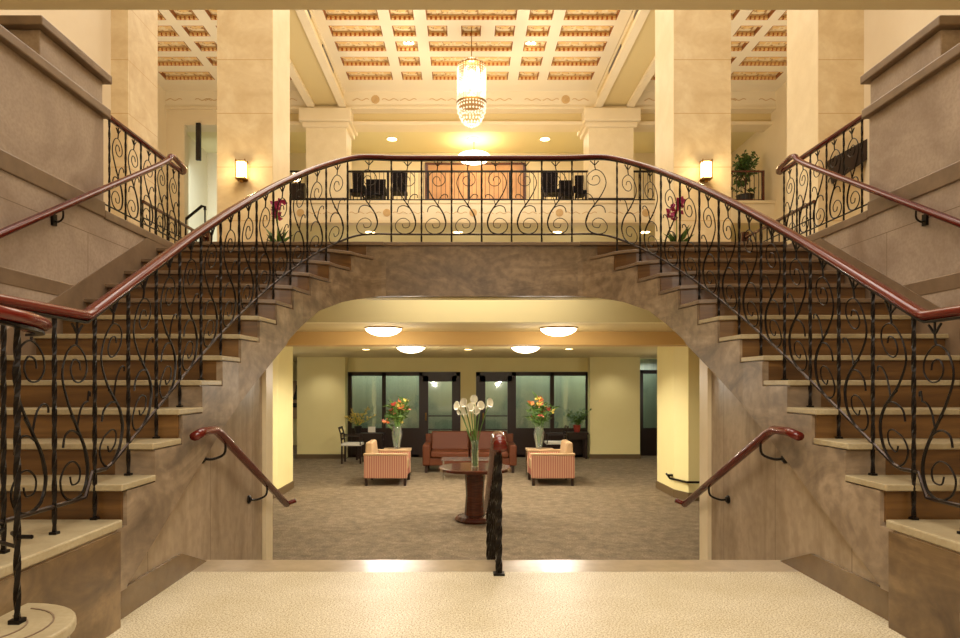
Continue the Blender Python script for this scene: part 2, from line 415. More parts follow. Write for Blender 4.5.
# ------------------------------------------------------------ balcony
m = MB().use(ceilcream).box(-6.6, 9.3, 20.0, 20.25, 6.17, 6.74).use(cream).box(-6.6, 9.3, 19.93, 20.3, 6.74, BALC).box(-6.6, 9.3, 19.97, 20.3, 6.15, 6.23)
m.use(lobbyceil).box(-6.6, 9.3, 20.25, 25.4, 6.2, BALC-.01)
struct(m.build('floor_balcony'))
m = MB()
for i in range(9): ornament(m, -5.2+1.32*i, 6.46, 20.0, .9, i % 2 == 0)
struct(m.build('trim_balcony_ornament', friezem))
m = MB().box(-9.5, 9.5, 23.2, 23.4, 6.2, 9.6); struct(m.build('wall_balcony', cream))
m = MB().box(-9.5, 9.5, 20.3, 23.3, 9.42, 9.6); struct(m.build('ceiling_balcony', lobbyceil))
m = MB().box(-7, 9.5, 25.5, 25.7, 2.6, 6.3); struct(m.build('wall_under_balcony', yellow))
m = MB().box(-9.5, -6.6, 23.3, 23.5, 2.6, 9.6).box(-6.7, -6.6, 20, 23.4, 2.6, 9.6); struct(m.build('wall_stairhead', coolwall))
m = MB().box(-9.5, -8.75, 20.0, 20.2, 2.6, 9.7).box(-8.75, -6.6, 20.0, 20.2, 9.15, 9.7); struct(m.build('wall_arch', cream))
for i, (a, b) in enumerate(((-5.03, -3.80), (3.62, 4.98))):
    m = MB().box(a, b, 19.99, 20.9, BALC, 9.12); o = thing('balcony_column', 'square cream column on the balcony, %s of the two' % ('left' if i == 0 else 'right'), 'column', ((a+b)/2, 20.4, BALC), group='columns on the balcony')
    m.build('shaft', palestone, o, off=o.location)
    MB().box(a-.1, b+.1, 19.88, 21, 9.05, 9.2).box(a-.18, b+.18, 19.78, 21.1, 9.2, 9.6).build('capital', cream, o, off=o.location, bevel=.03)
    MB().box(a-.02, b+.02, 19.94, 20.95, BALC, BALC+.08).build('base', darkwood, o, off=o.location)
def balrail(x0, x1, label, wm=iron, posts=(), y=20.1, z=BALC, h=.96, sp=.135):
    o = thing('balcony_railing', label, 'railing', ((x0+x1)/2, y, z)); of = o.location
    MB().box(x0, x1, y-.03, y+.03, z+h-.05, z+h).build('handrail', wm, o, off=of)
    MB().box(x0, x1, y-.015, y+.015, z+.05, z+.08).build('bottom_rail', wm, o, off=of)
    n = int((x1-x0)/sp)
    src = None
    for i in range(n+1):
        x = x0+.03+(x1-x0-.06)*i/max(n, 1)
        if src is None:
            src = MB().box(-.008, .008, -.008, .008, .0, h-.04).build('baluster', ironhi, o)
            c = src
        else:
            c = src.copy(); C.objects.link(c)
        c.location = Vector((x, y, z))-of
    for px in posts:
        MB().box(px-.035, px+.035, y-.035, y+.035, z, z+h).build('post', wm, o, off=of)
balrail(-3.78, 3.6, 'long dark iron railing along the middle of the balcony', posts=(PX(388, 20.1), PX(428, 20.1), PX(469, 20.1), PX(510, 20.1)))
balrail(-6.5, -5.05, 'short dark railing left of the left balcony column')
balrail(5.0, 6.6, 'short dark railing right of the right balcony column')
balrail(7.2, PX(764, 20.1), 'reddish wood railing on the balcony beside the ficus', wm=woodd, posts=(PX(763, 20.1),))
# picture panel on balcony wall
o = thing('abstract_painting', 'large plain orange-brown painting on the balcony back wall', 'painting', (PX(474, 23.15), 23.15, 8.3))
a, b = PX(428, 23.15), PX(523, 23.15); z0, z1 = PZ(199, 23.15), PZ(165, 23.15)
MB().box(a, b, 23.14, 23.19, z0, z1).build('canvas', panelor, o, off=o.location)
m = MB().box(a-.1, a, 23.1, 23.2, z0, z1).box(b, b+.1, 23.1, 23.2, z0, z1).box(a-.1, b+.1, 23.1, 23.2, z0-.1, z0).box(a-.1, b+.1, 23.1, 23.2, z1, z1+.08)
m.build('frame', woodd, o, off=o.location)
# balcony seating
def balchair(px0, px1, ptop, label, y=20.55, arms=False, name='lounge_chair'):
    x0, x1 = PX(px0, y), PX(px1, y); zt = PZ(ptop, y); wd = x1-x0; xc = (x0+x1)/2
    o = thing(name, label, 'chair', (xc, y, BALC), group='dark chairs on the balcony'); h = zt-BALC
    sh = h*.42
    MB().box(-wd/2, wd/2, -.25, .28, sh-.12, sh).build('seat', black, o, bevel=.02)
    MB().prism([(-wd*.44, sh-.1), (wd*.44, sh-.1), (wd*.5, h), (-wd*.5, h)], .2, .3, 'Y').build('backrest', black, o, bevel=.02)
    for sx in (-1, 1):
        for sy in (-.22, .25): MB().box(sx*wd*.42-.02, sx*wd*.42+.02, sy-.02, sy+.02, 0, sh-.1).build('leg', darkwood, o)
    if arms:
        for sx in (-1, 1): MB().box(sx*wd*.5-.035, sx*wd*.5+.035, -.25, .28, sh, sh+.2).build('armrest', black, o, bevel=.01)
balchair(351, 363, 170, 'black high-backed chair beside the left balcony column')
balchair(365, 385, 177, 'low black armchair between two high-backed chairs on the left of the balcony', arms=True)
balchair(391, 407, 168, 'black high-backed chair, second high one right of the left balcony column')
balchair(543, 559, 170, 'black high-backed chair, leftmost of the seats on the right of the balcony')
balchair(560, 573, 178, 'low black armchair in the middle of the seats on the right of the balcony', arms=True)
balchair(576, 585, 173, 'black high-backed chair beside the right balcony column')
o = thing('side_cabinet', 'dark low cabinet under the small made-up lamp left of the balcony', 'cabinet', (PX(296, 20.6), 20.6, BALC))
MB().box(-.3, .3, -.2, .2, 0, .62).build('body', darkwood, o); MB().box(-.33, .33, -.23, .23, .62, .66).build('top', darkwood, o)
o = thing('standin_lamp', 'small made-up lamp for a white glow above the dark balcony cabinet', 'lamp', (PX(296, 20.6), 20.6, BALC+.66))  # made-up lamp standing in for a white glow
MB().lathe([(.07, 0), (.03, .04), (.02, .18)]).build('base', brass, o); MB().lathe([(.15, .16), (.1, .36)]).build('lamp_shade', lampglass, o)

# ------------------------------------------------------------ great pillars
def pillar(x0, x1, y0, y1, label, edge=None):
    o = thing('marble_pillar', label, 'pillar', ((x0+x1)/2, (y0+y1)/2, HALL), group='marble pillars of the hall')
    MB().box(x0, x1, y0, y1, HALL, 10.16).build('shaft', pillarstone, o, off=o.location)
    MB().box(x0-.02, x1+.02, y0-.02, y1+.02, HALL, HALL+.15).build('plinth', palestone, o, off=o.location)
    if edge: 
        s = edge; xx = x1 if s > 0 else x0
        MB().box(xx, xx+s*.006, y0+.005, y1, HALL+.15, 10.15).build('lit_side', palestone, o, off=o.location)  # paler skin puts the light on the inner side into the colour
pillar(PX(217, 9.5), PX(272.5, 9.5), 9.5, 10.42, 'square marble pillar left of the bridge, with a wall lamp', 1)
pillar(PX(674, 9.5), PX(731, 9.5), 9.5, 10.42, 'square marble pillar right of the bridge, with a wall lamp', -1)
pillar(-5.9, -5.08, 9.5, 10.42, 'marble pillar against the far left side wall')
pillar(4.95, 5.8, 9.5, 10.42, 'marble pillar against the far right side wall', -1)

# ------------------------------------------------------------ stairs
def edge_x(y): return interp(EDGE, y)
def step_poly(i, over, y1, fr=0):
    y = YN+TR*i; bend = max(0, (i-4))*.022
    ye = y+bend; xe = edge_x(ye)
    P = [(-OL, y-fr)]
    for k in range(6):
        u = k/5; P.append((-xe-.5+(.5+over)*u, y-fr+bend*u*u))
    yy = ye
    while yy < y1+bend-.02:
        yy = min(yy+.08, y1+bend); P.append((-edge_x(yy)+over, yy))
    P.append((-OL, y1))
    return P
for s, nm in ((-1, 'left'), (1, 'right')):
    mir = s > 0
    st = thing('marble_staircase', 'curving marble staircase rising along the %s side of the foyer to the bridge' % nm, 'staircase', (0, 0, 0))
    st.location = (s*2.8, 3.3, 0); OF = Vector(st.location)
    def B(mb, name, m=None, **k): return mb.build(name, m, st, off=OF, mirror=mir, **k)
    # lowest steps in front, and the deep first landing tread
    B(MB().box(-OL, -1.9, 1.3, 3.2, -.0, Z0-.045), 'landing_block', brownstone)
    B(MB().box(-OL, -1.90, 1.25, 3.26, Z0-.045, Z0), 'tread', treadstone, bevel=.008)
    for zt, r in ((.175, .40), (.35, .29)):
        pl = [(-1.87+r*math.cos(a), 2.25+r*math.sin(a)) for a in [(-PI/2)+PI*k/18 for k in range(19)]]
        pl = [(-2.4, 2.25-r)]+pl+[(-2.4, 2.25+r)]
        ins = [(-1.87+(r-.02)*math.cos(a), 2.25+(r-.02)*math.sin(a)) for a in [(-PI/2)+PI*k/18 for k in range(19)]]
        ins = [(-2.4, 2.27-r)]+ins+[(-2.4, 2.23+r)]
        B(MB().prism(ins, zt-.175, zt-.04), 'round_riser', brownstone)
        B(MB().prism(pl, zt-.04, zt), 'round_tread', treadstone, bevel=.008)
        if zt > .2:
            g = MB()
            for rr in (.14, .22):
                g.tube([(-1.87+rr*math.cos(a), 2.25+rr*math.sin(a), zt+.0008) for a in [-1.4+2.8*k/16 for k in range(17)]], .004, 4)
            B(g, 'inlay_line', bandstone)
    for i in range(1, 13):
        z = Z0+RI*i; y1 = YN+TR*(i+1)+.0 if i < 12 else 7.12
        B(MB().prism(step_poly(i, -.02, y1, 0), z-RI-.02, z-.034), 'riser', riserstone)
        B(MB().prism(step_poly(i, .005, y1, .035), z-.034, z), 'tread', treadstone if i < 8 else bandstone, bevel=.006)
    # top landing lip
    B(MB().box(-OL, -1.1, 7.32, 7.5, HALL-.04, HALL), 'landing_edge', bandstone, bevel=.006)
    B(MB().box(-OL, -1.3, 7.36, 7.45, HALL-RI-.05, HALL-.04).box(-OL, -1.42, 7.1, 7.38, HALL-RI-.1, HALL-RI), 'riser', riserstone)
    # curved stringer face that becomes the fascia of the bridge
    sm = MB(); ys = [3.2+.05*k for k in range(84)]+[7.4]
    def topz(y):
        i = int((y-YN-1e-4)//TR) if y > YN else 0
        # account for the bend of the step ends
        while i > 0 and YN+TR*i+max(0, (i-4))*.022 > y+.001: i -= 1
        return Z0+RI*min(i, 12)-.04
    def botz(y): return interp(BOT, y) if y >= 5.9 else nos(y)-.53
    for ya, yb in zip(ys, ys[1:]):
        xa, xb = -edge_x(ya), -edge_x(yb); zt = topz((ya+yb)/2); th = .22
        p = [(xa, ya), (xb, yb), (min(xb-th, -1.2), yb), (min(xa-th, -1.2), ya)] if ya > 7.0 else [(xa, ya), (xb, yb), (xb-th, yb), (xa-th, ya)]
        A = [sm.bm.verts.new((q[0], q[1], max(0.0, botz(q[1])) if ya > 3.3 else .17)) for q in p]
        Bv = [sm.bm.verts.new((q[0], q[1], zt)) for q in p]
        sm.f(A[::-1]); sm.f(Bv)
        for k in range(4): sm.f([A[k], A[(k+1) % 4], Bv[(k+1) % 4], Bv[k]])
    B(sm, 'stringer', bridgestone)
    # plaster soffit below the flight, behind the wall end
    B(MB().prism([(5.9, 1.60), (6.5, 1.93), (7.2, 2.15), (7.6, 2.2), (7.6, 2.55), (7.2, 2.45), (5.9, 1.85)], -OL, -1.9, 'X'), 'soffit', yellow)
    so = MB(); ysq = [5.9+.1*k for k in range(14)]
    for ya, yb in zip(ysq, ysq[1:]):
        P4 = [(-edge_x(ya)-.02, ya), (-edge_x(yb)-.02, yb), (-1.95, yb), (-1.95, ya)]
        A = [so.bm.verts.new((q[0], q[1], botz(q[1])+.004)) for q in P4]; Bv = [so.bm.verts.new((q[0], q[1], botz(q[1])+.06)) for q in P4]
        so.f(A[::-1]); so.f(Bv)
        for k in range(4): so.f([A[k], A[(k+1) % 4], Bv[(k+1) % 4], Bv[k]])
    B(so, 'curved_soffit', yellow)
    # spandrel wall under the flight
    wp = MB()
    wp.prism([(3.21, 0), (4.465, 0), (4.465, LOB), (5.9, LOB), (5.9, 1.63), (3.21, .25)], -1.965, -2.2, 'X')
    B(wp, 'spandrel_wall', panelstone)
    B(MB().prism([(1.3, 0), (3.22, 0), (3.22, Z0-.05), (1.3, Z0-.05)], -1.91, -1.89, 'X'), 'side_slab', brownstone)
    B(MB().prism([(3.21, 0), (4.44, 0), (4.05, .15), (3.21, .15)], -1.97, -1.945, 'X'), 'baseboard', darkbase)
    B(MB().prism([(3.3, LOB), (5.9, LOB), (5.9, 1.60), (3.3, .3)], -2.2, -OL, 'X'), 'core', yellow)
    B(MB().box(-2.1, -1.93, 5.72, 5.915, LOB, 1.5), 'end_trim', palestone)
# bridge
o = thing('stair_bridge', 'brown marble bridge landing joining the tops of the two staircases', 'bridge', (0, 7.7, 2.2)); OF = Vector(o.location)
MB().box(-1.3, 1.3, 7.37, 7.6, 2.198, 2.76).build('fascia', bridgestone, o, off=OF)
MB().box(-1.3, 1.3, 7.34, 7.62, 2.76, HALL).build('edge_slab', bandstone, o, off=OF, bevel=.006)
MB().prism([(-1.0, 2.19), (1.0, 2.19), (1.6, 2.19), (1.6, 2.6), (-1.6, 2.6), (-1.6, 2.19)], 7.5, 7.66, 'Y').build('backing', yellow, o, off=OF)

# ------------------------------------------------------------ main iron railing
RAILX = [(4.4, 2.035), (4.905, 2.012), (5.23, 1.985), (5.555, 1.948), (5.88, 1.90), (6.205, 1.832), (6.53, 1.748), (6.855, 1.625), (7.18, 1.452)]
half = [(-2.035, y) for y in (2.45, 2.7, 2.93, 3.175, 3.4, 3.7, 4.0, 4.4)]+[(-x, y) for y, x in RAILX[1:]]+[(-1.25, 7.36), (-1.03, 7.42), (-.6, 7.43), (0, 7.43)]
dense = catmull([(x, y, 0) for x, y in half], 8)
full = dense+[Vector((-p.x, p.y, 0)) for p in dense[::-1][1:]]
cum = [0]
for a, b in zip(full, full[1:]): cum.append(cum[-1]+(b-a).length)
LEN = cum[-1]
def at(sv):
    sv = max(0, min(LEN, sv)); lo = 0
    for i in range(len(cum)-1):
        if cum[i+1] >= sv: lo = i; break
    t = (sv-cum[lo])/max(1e-9, cum[lo+1]-cum[lo]); return full[lo].lerp(full[lo+1], t)
def s_of_y(y):           # left half
    for i in range(len(full)):
        if full[i].y >= y:
            if i == 0: return 0
            t = (y-full[i-1].y)/(full[i].y-full[i-1].y); return cum[i-1]+t*(cum[i]-cum[i-1])
    return 0
def railz(y): return min(3.775, 1.53 if y < 3.175 else 1.53+(y-3.175)*.5385)
def barz(y): return .65 if y < 3.19 else min(2.905, max(.765, nos(y)+.015))
# smoother top: blend height with arclength near the bridge
def hz(sv):
    d = [railz(at(sv+k*.08).y) for k in (-2, -1, 0, 1, 2)]; return sum(d)/5 if 1.2 < min(sv, LEN-sv) else railz(at(sv).y)
def bz(sv):
    d = [barz(at(sv+k*.08).y) for k in (-2, -1, 0, 1, 2)]; return sum(d)/5 if 1.2 < min(sv, LEN-sv) else barz(at(sv).y)
rail = thing('iron_railing', 'black wrought-iron scroll railing with mahogany handrail running up both flights and across the bridge', 'railing', (0, 7.56, HALL)); OF = Vector(rail.location)
vol = [(-1.93, 2.60, 1.425), (-1.83, 2.52, 1.425), (-1.765, 2.36, 1.43), (-1.77, 2.2, 1.44), (-1.85, 2.08, 1.455), (-1.96, 2.1, 1.47), (-2.03, 2.25, 1.485)]
mid = []; sv = 0
while sv <= LEN: p = at(sv); mid.append((p.x, p.y, hz(sv))); sv += .06
path = catmull(vol+mid[:1], 4)[:-1]+[Vector(p) for p in mid]
vr = [(-x, y, z) for x, y, z in vol[::-1]]
path += catmull([mid[-1]]+vr, 4)[1:]
MB().tube(path, .03, 10, rect=(.031, .021)).build('handrail', wood, rail, off=OF, smooth=True)
MB().tube([(p[0], p[1], p[2]-.033) for p in path], .01, 4, rect=(.016, .006)).build('rail_bar', iron, rail, off=OF)
bp = []; sv = .0
while sv <= LEN: p = at(sv); bp.append((p.x, p.y, bz(sv))); sv += .06
MB().tube(bp, .008, 6, rect=(.006, .009)).build('bottom_rail', ironhi, rail, off=OF)
# posts: one per tread, then evenly over the bridge
ss = []
ss += [s_of_y(2.606), s_of_y(2.93)]
ss += [s_of_y(Y0+TR*i-.03) for i in range(0, 12)]+[s_of_y(7.15)]
L0 = LEN/2-1.037
ss += [LEN/2-1.025+.342*k for k in range(4)]
stops = ss+[LEN-v for v in ss[::-1] if abs(LEN-2*v) > .1]
def tread_z(y, xx):
    if xx < 1.2: return HALL
    i = 0
    for k in range(13):
        if y >= YN+TR*k: i = k
    return Z0+RI*i if y > YN else Z0
for v in stops:
    p = at(v); z0 = tread_z(p.y, abs(p.x))
    m = MB().post(p.x, p.y, z0, hz(v)-.03, .0085, True, 40)
    m.box(p.x-.016, p.x+.016, p.y-.016, p.y+.016, z0, z0+.012)
    m.build('baluster', iron, rail, off=OF)
for s in (-1, 1):
    MB().post(s*1.785, 2.32, .35, 1.42, .0095, True, 40).box(s*1.785-.02, s*1.785+.02, 2.3, 2.34, .35, .365).build('newel_post', iron, rail, off=OF)
    MB().tube([(s*1.785, 2.32, .62), (s*1.95, 2.42, .62), (s*2.035, 2.6, .62)], .008, 6).tube([(s*1.72, 2.3, .66), (s*1.785, 2.32, .655), (s*1.83, 2.36, .66)], .008, 6).build('brace', iron, rail, off=OF)
    MB().post(s*1.97, 2.14, .525, 1.44, .0085, True, 30).build('baluster', iron, rail, off=OF)
# scroll shapes, traced in a flat panel frame: x across (m), z above the bottom bar (fraction of .85 m)
def zc(zx, zy): return ((zx-422)/555, (535-zy)/555)
S_MAIN = [zc(*p) for p in [(445, 192), (438, 170), (412, 165), (397, 192), (415, 220), (450, 222), (476, 195), (468, 155), (425, 126), (380, 148), (358, 205), (382, 272), (425, 340), (465, 400), (482, 460), (462, 515), (410, 533), (365, 515), (350, 475), (375, 440), (412, 432), (442, 455), (437, 487), (405, 492), (395, 470)]]
S_BR = [zc(*p) for p in [(480, 455), (466, 400), (440, 365), (403, 350), (372, 362), (362, 392)]]
S_LEAF = [zc(*p) for p in [(400, 310), (430, 345), (462, 395), (479, 450)]]
S_HOOK = [zc(*p) for p in [(430, 345), (445, 300), (470, 278), (492, 284), (494, 300)]]
S_TOP = [zc(*p) for p in [(425, 126), (430, 100), (430, 62)]]
S_TOP2 = [zc(*p) for p in [(405, 70), (415, 80), (430, 95), (446, 80), (456, 70)]]
def scroll(sm, wd, flip, fat=1.0, fz=None, fb=None, fp=None):
    fz = fz or hz; fb = fb or bz; fp = fp or at
    kx = wd/.338*.96
    def T(q):
        v = sm+(-q[0] if flip else q[0])*kx; p = fp(v); h = fz(v)-.035-fb(v)
        return Vector((p.x, p.y, fb(v)+min(1, q[1]/.85)*h))
    m = MB()
    cs = catmull([(a, b, 0) for a, b in S_MAIN], 4); n = len(cs)
    m.tube([T(q) for q in cs], .006, 5, rs=[(.0045+.004*math.exp(-((i/n-.56)/.12)**2))*fat for i in range(n)])
    for S, r in ((S_BR, .0055), (S_LEAF, .006), (S_HOOK, .005), (S_TOP, .006), (S_TOP2, .006)):
        m.tube([T(q) for q in catmull([(a, b, 0) for a, b in S], 4)], r*fat, 5)
    return m
pairs = list(zip(stops, stops[1:]))
for a, b in pairs:
    c = (a+b)/2; wd = b-a
    scroll(c, min(wd, .38), c > LEN/2).build('scroll', iron, rail, off=OF)

# ------------------------------------------------------------ landing railings and wall handrails
def line_rail(sx, x, ya, yb, zb, zh, label, ys, ext=True, fat=1.0):
    o = thing('landing_railing', label, 'railing', (sx*x, (ya+yb)/2, zb)); of = Vector(o.location)
    MB().tube([(sx*x, ya, zh), (sx*x, (ya+yb)/2, zh), (sx*x, yb, zh)], .03, 10, rect=(.028, .022)).build('handrail', wood, o, off=of)
    MB().tube([(sx*x, ya, zb+.09), (sx*x, yb-.02, zb+.09)], .008, 6).build('bottom_rail', iron, o, off=of)
    for y in ys: MB().post(sx*x, y, zb, zh-.02, .0085).build('baluster', iron, o, off=of)
    for a, b in zip(ys, ys[1:]):
        fp = lambda v: Vector((sx*x, v, 0))
        scroll((a+b)/2, min(.36, b-a), False, fat, lambda v: zh, lambda v: zb+.09, fp).build('scroll', iron, o, off=of)
    return o
for s, nm in ((-1, 'left'), (1, 'right')):
    line_rail(s, 3.47, 5.85, 7.6, 2.75, 3.66, 'short iron scroll railing above the %s flight on the side landing' % nm, [6.03, 6.32, 6.62, 6.93, 7.21, 7.5])
    o = thing('stair_handrail', 'long mahogany handrail climbing the %s outer stair wall on iron brackets' % nm, 'handrail', (s*3.34, 5.4, 2.6)); of = Vector(o.location)
    pts = [(s*3.34, y, nos(y)+.90) for y in (2.6, 4.4, 5.6, 6.8)]+[(s*3.34, 7.02, 3.65), (s*3.36, 7.25, 3.66), (s*3.39, 7.45, 3.66), (s*3.45, 7.58, 3.66)]
    MB().tube(catmull(pts, 6), .03, 10, rect=(.027, .023)).build('rail', wood, o, off=of, smooth=True)
    for y in (3.6, 5.12):
        z = nos(y)+.90
        b = MB().tube(catmull([(s*3.42, y, z-.1), (s*3.38, y, z-.12), (s*3.34, y, z-.09), (s*3.34, y, z-.02)], 4), .008, 6)
        b.box(s*3.42, s*3.40, y-.025, y+.025, z-.15, z-.06); b.build('bracket', iron, o, off=of)
    # short handrail down to the lobby
    o = thing('stair_handrail', 'short mahogany handrail on the %s wall of the steps down to the lobby' % nm, 'handrail', (s*1.83, 5, .5)); of = Vector(o.location)
    pts = [(s*1.84, 3.98, .88), (s*1.84, 4.1, .90), (s*1.84, 4.3, .90), (s*1.84, 4.38, .875), (s*1.84, 5.2, .49), (s*1.84, 6.05, .09)]
    MB().tube(pts, .03, 10, rect=(.027, .023)).tube([(s*1.84, 6.02, .10), (s*1.80, 6.06, .11), (s*1.76, 6.06, .125)], .02, 8).build('rail', wood, o, off=of, smooth=True)
    for y in (4.5, 5.45):
        z = .875-(y-4.38)*.465
        b = MB().tube(catmull([(s*1.95, y-.1, z-.12), (s*1.91, y-.05, z-.13), (s*1.85, y, z-.1), (s*1.84, y, z-.02)], 4), .009, 6)
        b.lathe([(.034, -.012), (.034, 0), (.02, .012)], (0, 0, 0), 12)
        for v in list(b.bm.verts)[-36:]:
            c = v.co.copy(); v.co = Vector((s*(1.953-c.z), y-.1+c.x, z-.12+c.y))
        b.build('bracket', iron, o, off=of)
# centre railing on the lobby steps
cz = lambda y: .84-max(0, y-4.3)*.47
o = thing('centre_railing', 'black iron railing with wooden handrail standing in the middle of the lobby steps', 'railing', (.02, 5, -.3)); of = Vector(o.location)
MB().tube([(.02, 3.98, .80), (.02, 4.02, .85), (.02, 4.2, .87), (.02, 4.35, .84), (.02, 5.2, cz(5.2)), (.02, 5.95, cz(5.95))], .03, 10, rect=(.036, .026)).lathe([(.03, -.02), (.048, 0), (.03, .03)], (.02, 4.0, .835), 12).build('handrail', wood, o, off=of, smooth=True)
for y, z in ((4.12, 0), (4.55, -.175), (4.86, -.35), (5.2, -.525), (5.85, -.7)):
    r = .017 if y < 4.2 or y > 5.8 else .010
    MB().post(.02, y, z, cz(y), r, True, 30).box(-.015, .055, y-.035, y+.035, z, z+.012).build('post', iron, o, off=of)
MB().tube([(.02, 4.12, .10), (.02, 4.4, .02), (.02, 5.85, -.60)], .01, 6).build('bottom_rail', iron, o, off=of)
bcz = lambda y: .02-(y-4.4)*.43
for a, b in ((4.12, 4.55), (4.55, 4.86), (4.86, 5.2), (5.2, 5.52), (5.52, 5.85)):
    scroll((a+b)/2, b-a, False, 1.5, cz, bcz, lambda v: Vector((.02, v, 0))).build('scroll', iron, o, off=of)

# back railings round the far stair heads
for s, nm in ((-1, 'left'), (1, 'right')):
    y0, y1 = 9.0, 11.2; x = 4.62
    o = thing('stairhead_railing', 'dark iron railing round the stairs down behind the %s landing' % nm, 'railing', (s*x, 10, HALL)); of = Vector(o.location)
    MB().tube([(s*x, y0, 3.72), (s*x, y1, 3.72)], .03, 8, rect=(.025, .02)).build('handrail', woodd, o, off=of)
    MB().tube([(s*x, y0, 3.50), (s*x, y1, 3.50)], .01, 6).tube([(s*x, y0, 2.92), (s*x, y1, 2.92)], .01, 6).build('bottom_rail', iron, o, off=of)
    for k in range(12):
        y = y0+(y1-y0)*k/11; MB().post(s*x, y, HALL, 3.7, .008, False).build('baluster', iron, o, off=of)
    MB().box(s*x-.06, s*x+.06, y1, y1+.12, HALL, 3.82).build('newel_post', woodd, o, off=of)
o = thing('stair_handrail', 'thin grey handrail on the cool white wall beyond the left landing', 'handrail', (-7, 18, 5))
pts = [(PX(186, 16), 16, PZ(219, 16)), (PX(202, 16), 16, PZ(206, 16)), (PX(205, 16), 16, PZ(207, 16)), (PX(205, 16), 16, PZ(210, 16))]
MB().tube(pts, .035, 8).build('rail', iron, o, off=o.location); MB().tube([pts[0], (pts[0][0]-.1, 16.0, HALL)], .02, 6).tube([pts[3], (pts[3][0], 16, HALL)], .02, 6).build('post', iron, o, off=o.location)
o = MB().box(PX(197, 20), PX(201.5, 20), 19.9, 19.99, PZ(161, 20), PZ(124, 20)).build('dark_banner', pot); tag(o, 'tall narrow black panel high on the wall left of the left pillar', 'panel')
# dark sloping panel behind right landing railing
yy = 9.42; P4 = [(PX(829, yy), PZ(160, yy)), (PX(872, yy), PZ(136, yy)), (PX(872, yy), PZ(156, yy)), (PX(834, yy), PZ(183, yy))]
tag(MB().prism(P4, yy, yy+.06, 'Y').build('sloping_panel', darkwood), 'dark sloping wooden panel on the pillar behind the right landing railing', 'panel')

# ------------------------------------------------------------ lamps of the hall
def sconce(px, label):
    y = 9.5; x = PX(px, y)
    o = thing('wall_sconce', label, 'lamp', (x, y, PZ(182, y)), group='lantern sconces on the pillars')
    MB().box(-.05, .05, -.02, 0, .0, .28).build('backplate', brass, o)
    MB().box(-.06, .06, -.13, -.03, .03, .26).build('lamp_shade', sconceglass, o, bevel=.01)
    m = MB()
    for sx in (-1, 1):
        for yy in (-.135, -.03): m.box(sx*.066-.006, sx*.066+.006, yy-.006, yy+.006, 0, .29)
    for z in (.02, .265): m.box(-.075, .075, -.145, -.02, z-.008, z+.008)
    m.box(-.02, .02, -.1, -.06, -.03, .02); m.build('frame', brass, o)
    point('sconce_light', (x, y-.22, PZ(172, y)), 9, (1, .78, .45), .06)
sconce(243.5, 'glowing brass lantern sconce on the pillar left of the bridge')
sconce(704, 'glowing brass lantern sconce on the pillar right of the bridge')
# chandelier
yc = 16.55; xc = PX(471.5, yc)
zb, zt = PZ(128, yc), PZ(62, yc); zr = PZ(104, yc)
o = thing('crystal_chandelier', 'tall cylindrical crystal chandelier hanging from the coffered ceiling', 'chandelier', (xc, yc, zb))
MB().tube([(0, 0, zt-zb-.1), (0, 0, HC+.19-zb)], .012, 6).build('chain', brass, o)
m = MB()
for k in range(30):
    a = 2*PI*k/30; x, y = .36*math.cos(a), .36*math.sin(a)
    z = zr-zb
    while z < zt-zb-.12:
        m.lathe([(.001, 0), (.017, .025), (.001, .05)], (x, y, z), 4); z += .065
m.build('crystal_curtain', crystal, o)['kind'] = 'stuff'
m = MB()
for k in range(16):
    a = 2*PI*k/16; x, y = .19*math.cos(a), .19*math.sin(a); z = zr-zb
    while z < zt-zb: m.lathe([(.001, 0), (.02, .03), (.001, .06)], (x, y, z), 4); z += .07
m.build('inner_crystals', crystal, o)['kind'] = 'stuff'
h = zr-zb
m = MB()
for q, (r_, zz, n_) in enumerate(((.36, h-.05, 30), (.355, h*.78, 28), (.34, h*.6, 26), (.30, h*.42, 22), (.25, h*.27, 18), (.18, h*.14, 14), (.10, .04, 8), (.01, .0, 3))):
    for k in range(n_):
        a = 2*PI*(k+.5*(q % 2))/n_; m.lathe([(.001, 0), (.026, .03), (.001, .065)], (r_*math.cos(a), r_*math.sin(a), zz), 4)
m.build('crystal_bowl', crystal, o)['kind'] = 'stuff'
MB().lathe([(.37, h-.02), (.385, h-.02), (.385, h+.03), (.37, h+.03)], n=28).build('ring', brass, o)
MB().lathe([(.36, zt-zb-.14), (.37, zt-zb-.14), (.37, zt-zb-.11), (.36, zt-zb-.11)], n=28).lathe([(.2, zt-zb-.02), (.2, zt-zb), (.05, zt-zb+.06)], n=16).build('crown', brass, o)
for k in range(4):
    MB().lathe([(.001, 0), (.08, .05), (.1, .13), (.001, .22)], (0, 0, h+.08+k*.3), 12).build('bulb', bulbglow, o, smooth=True)
point('chandelier_light', (xc, yc, zr+.62), 110, (1, .84, .6), .05)
point('chandelier_light', (xc, yc, zb-.25), 25, (1, .84, .6), .04)

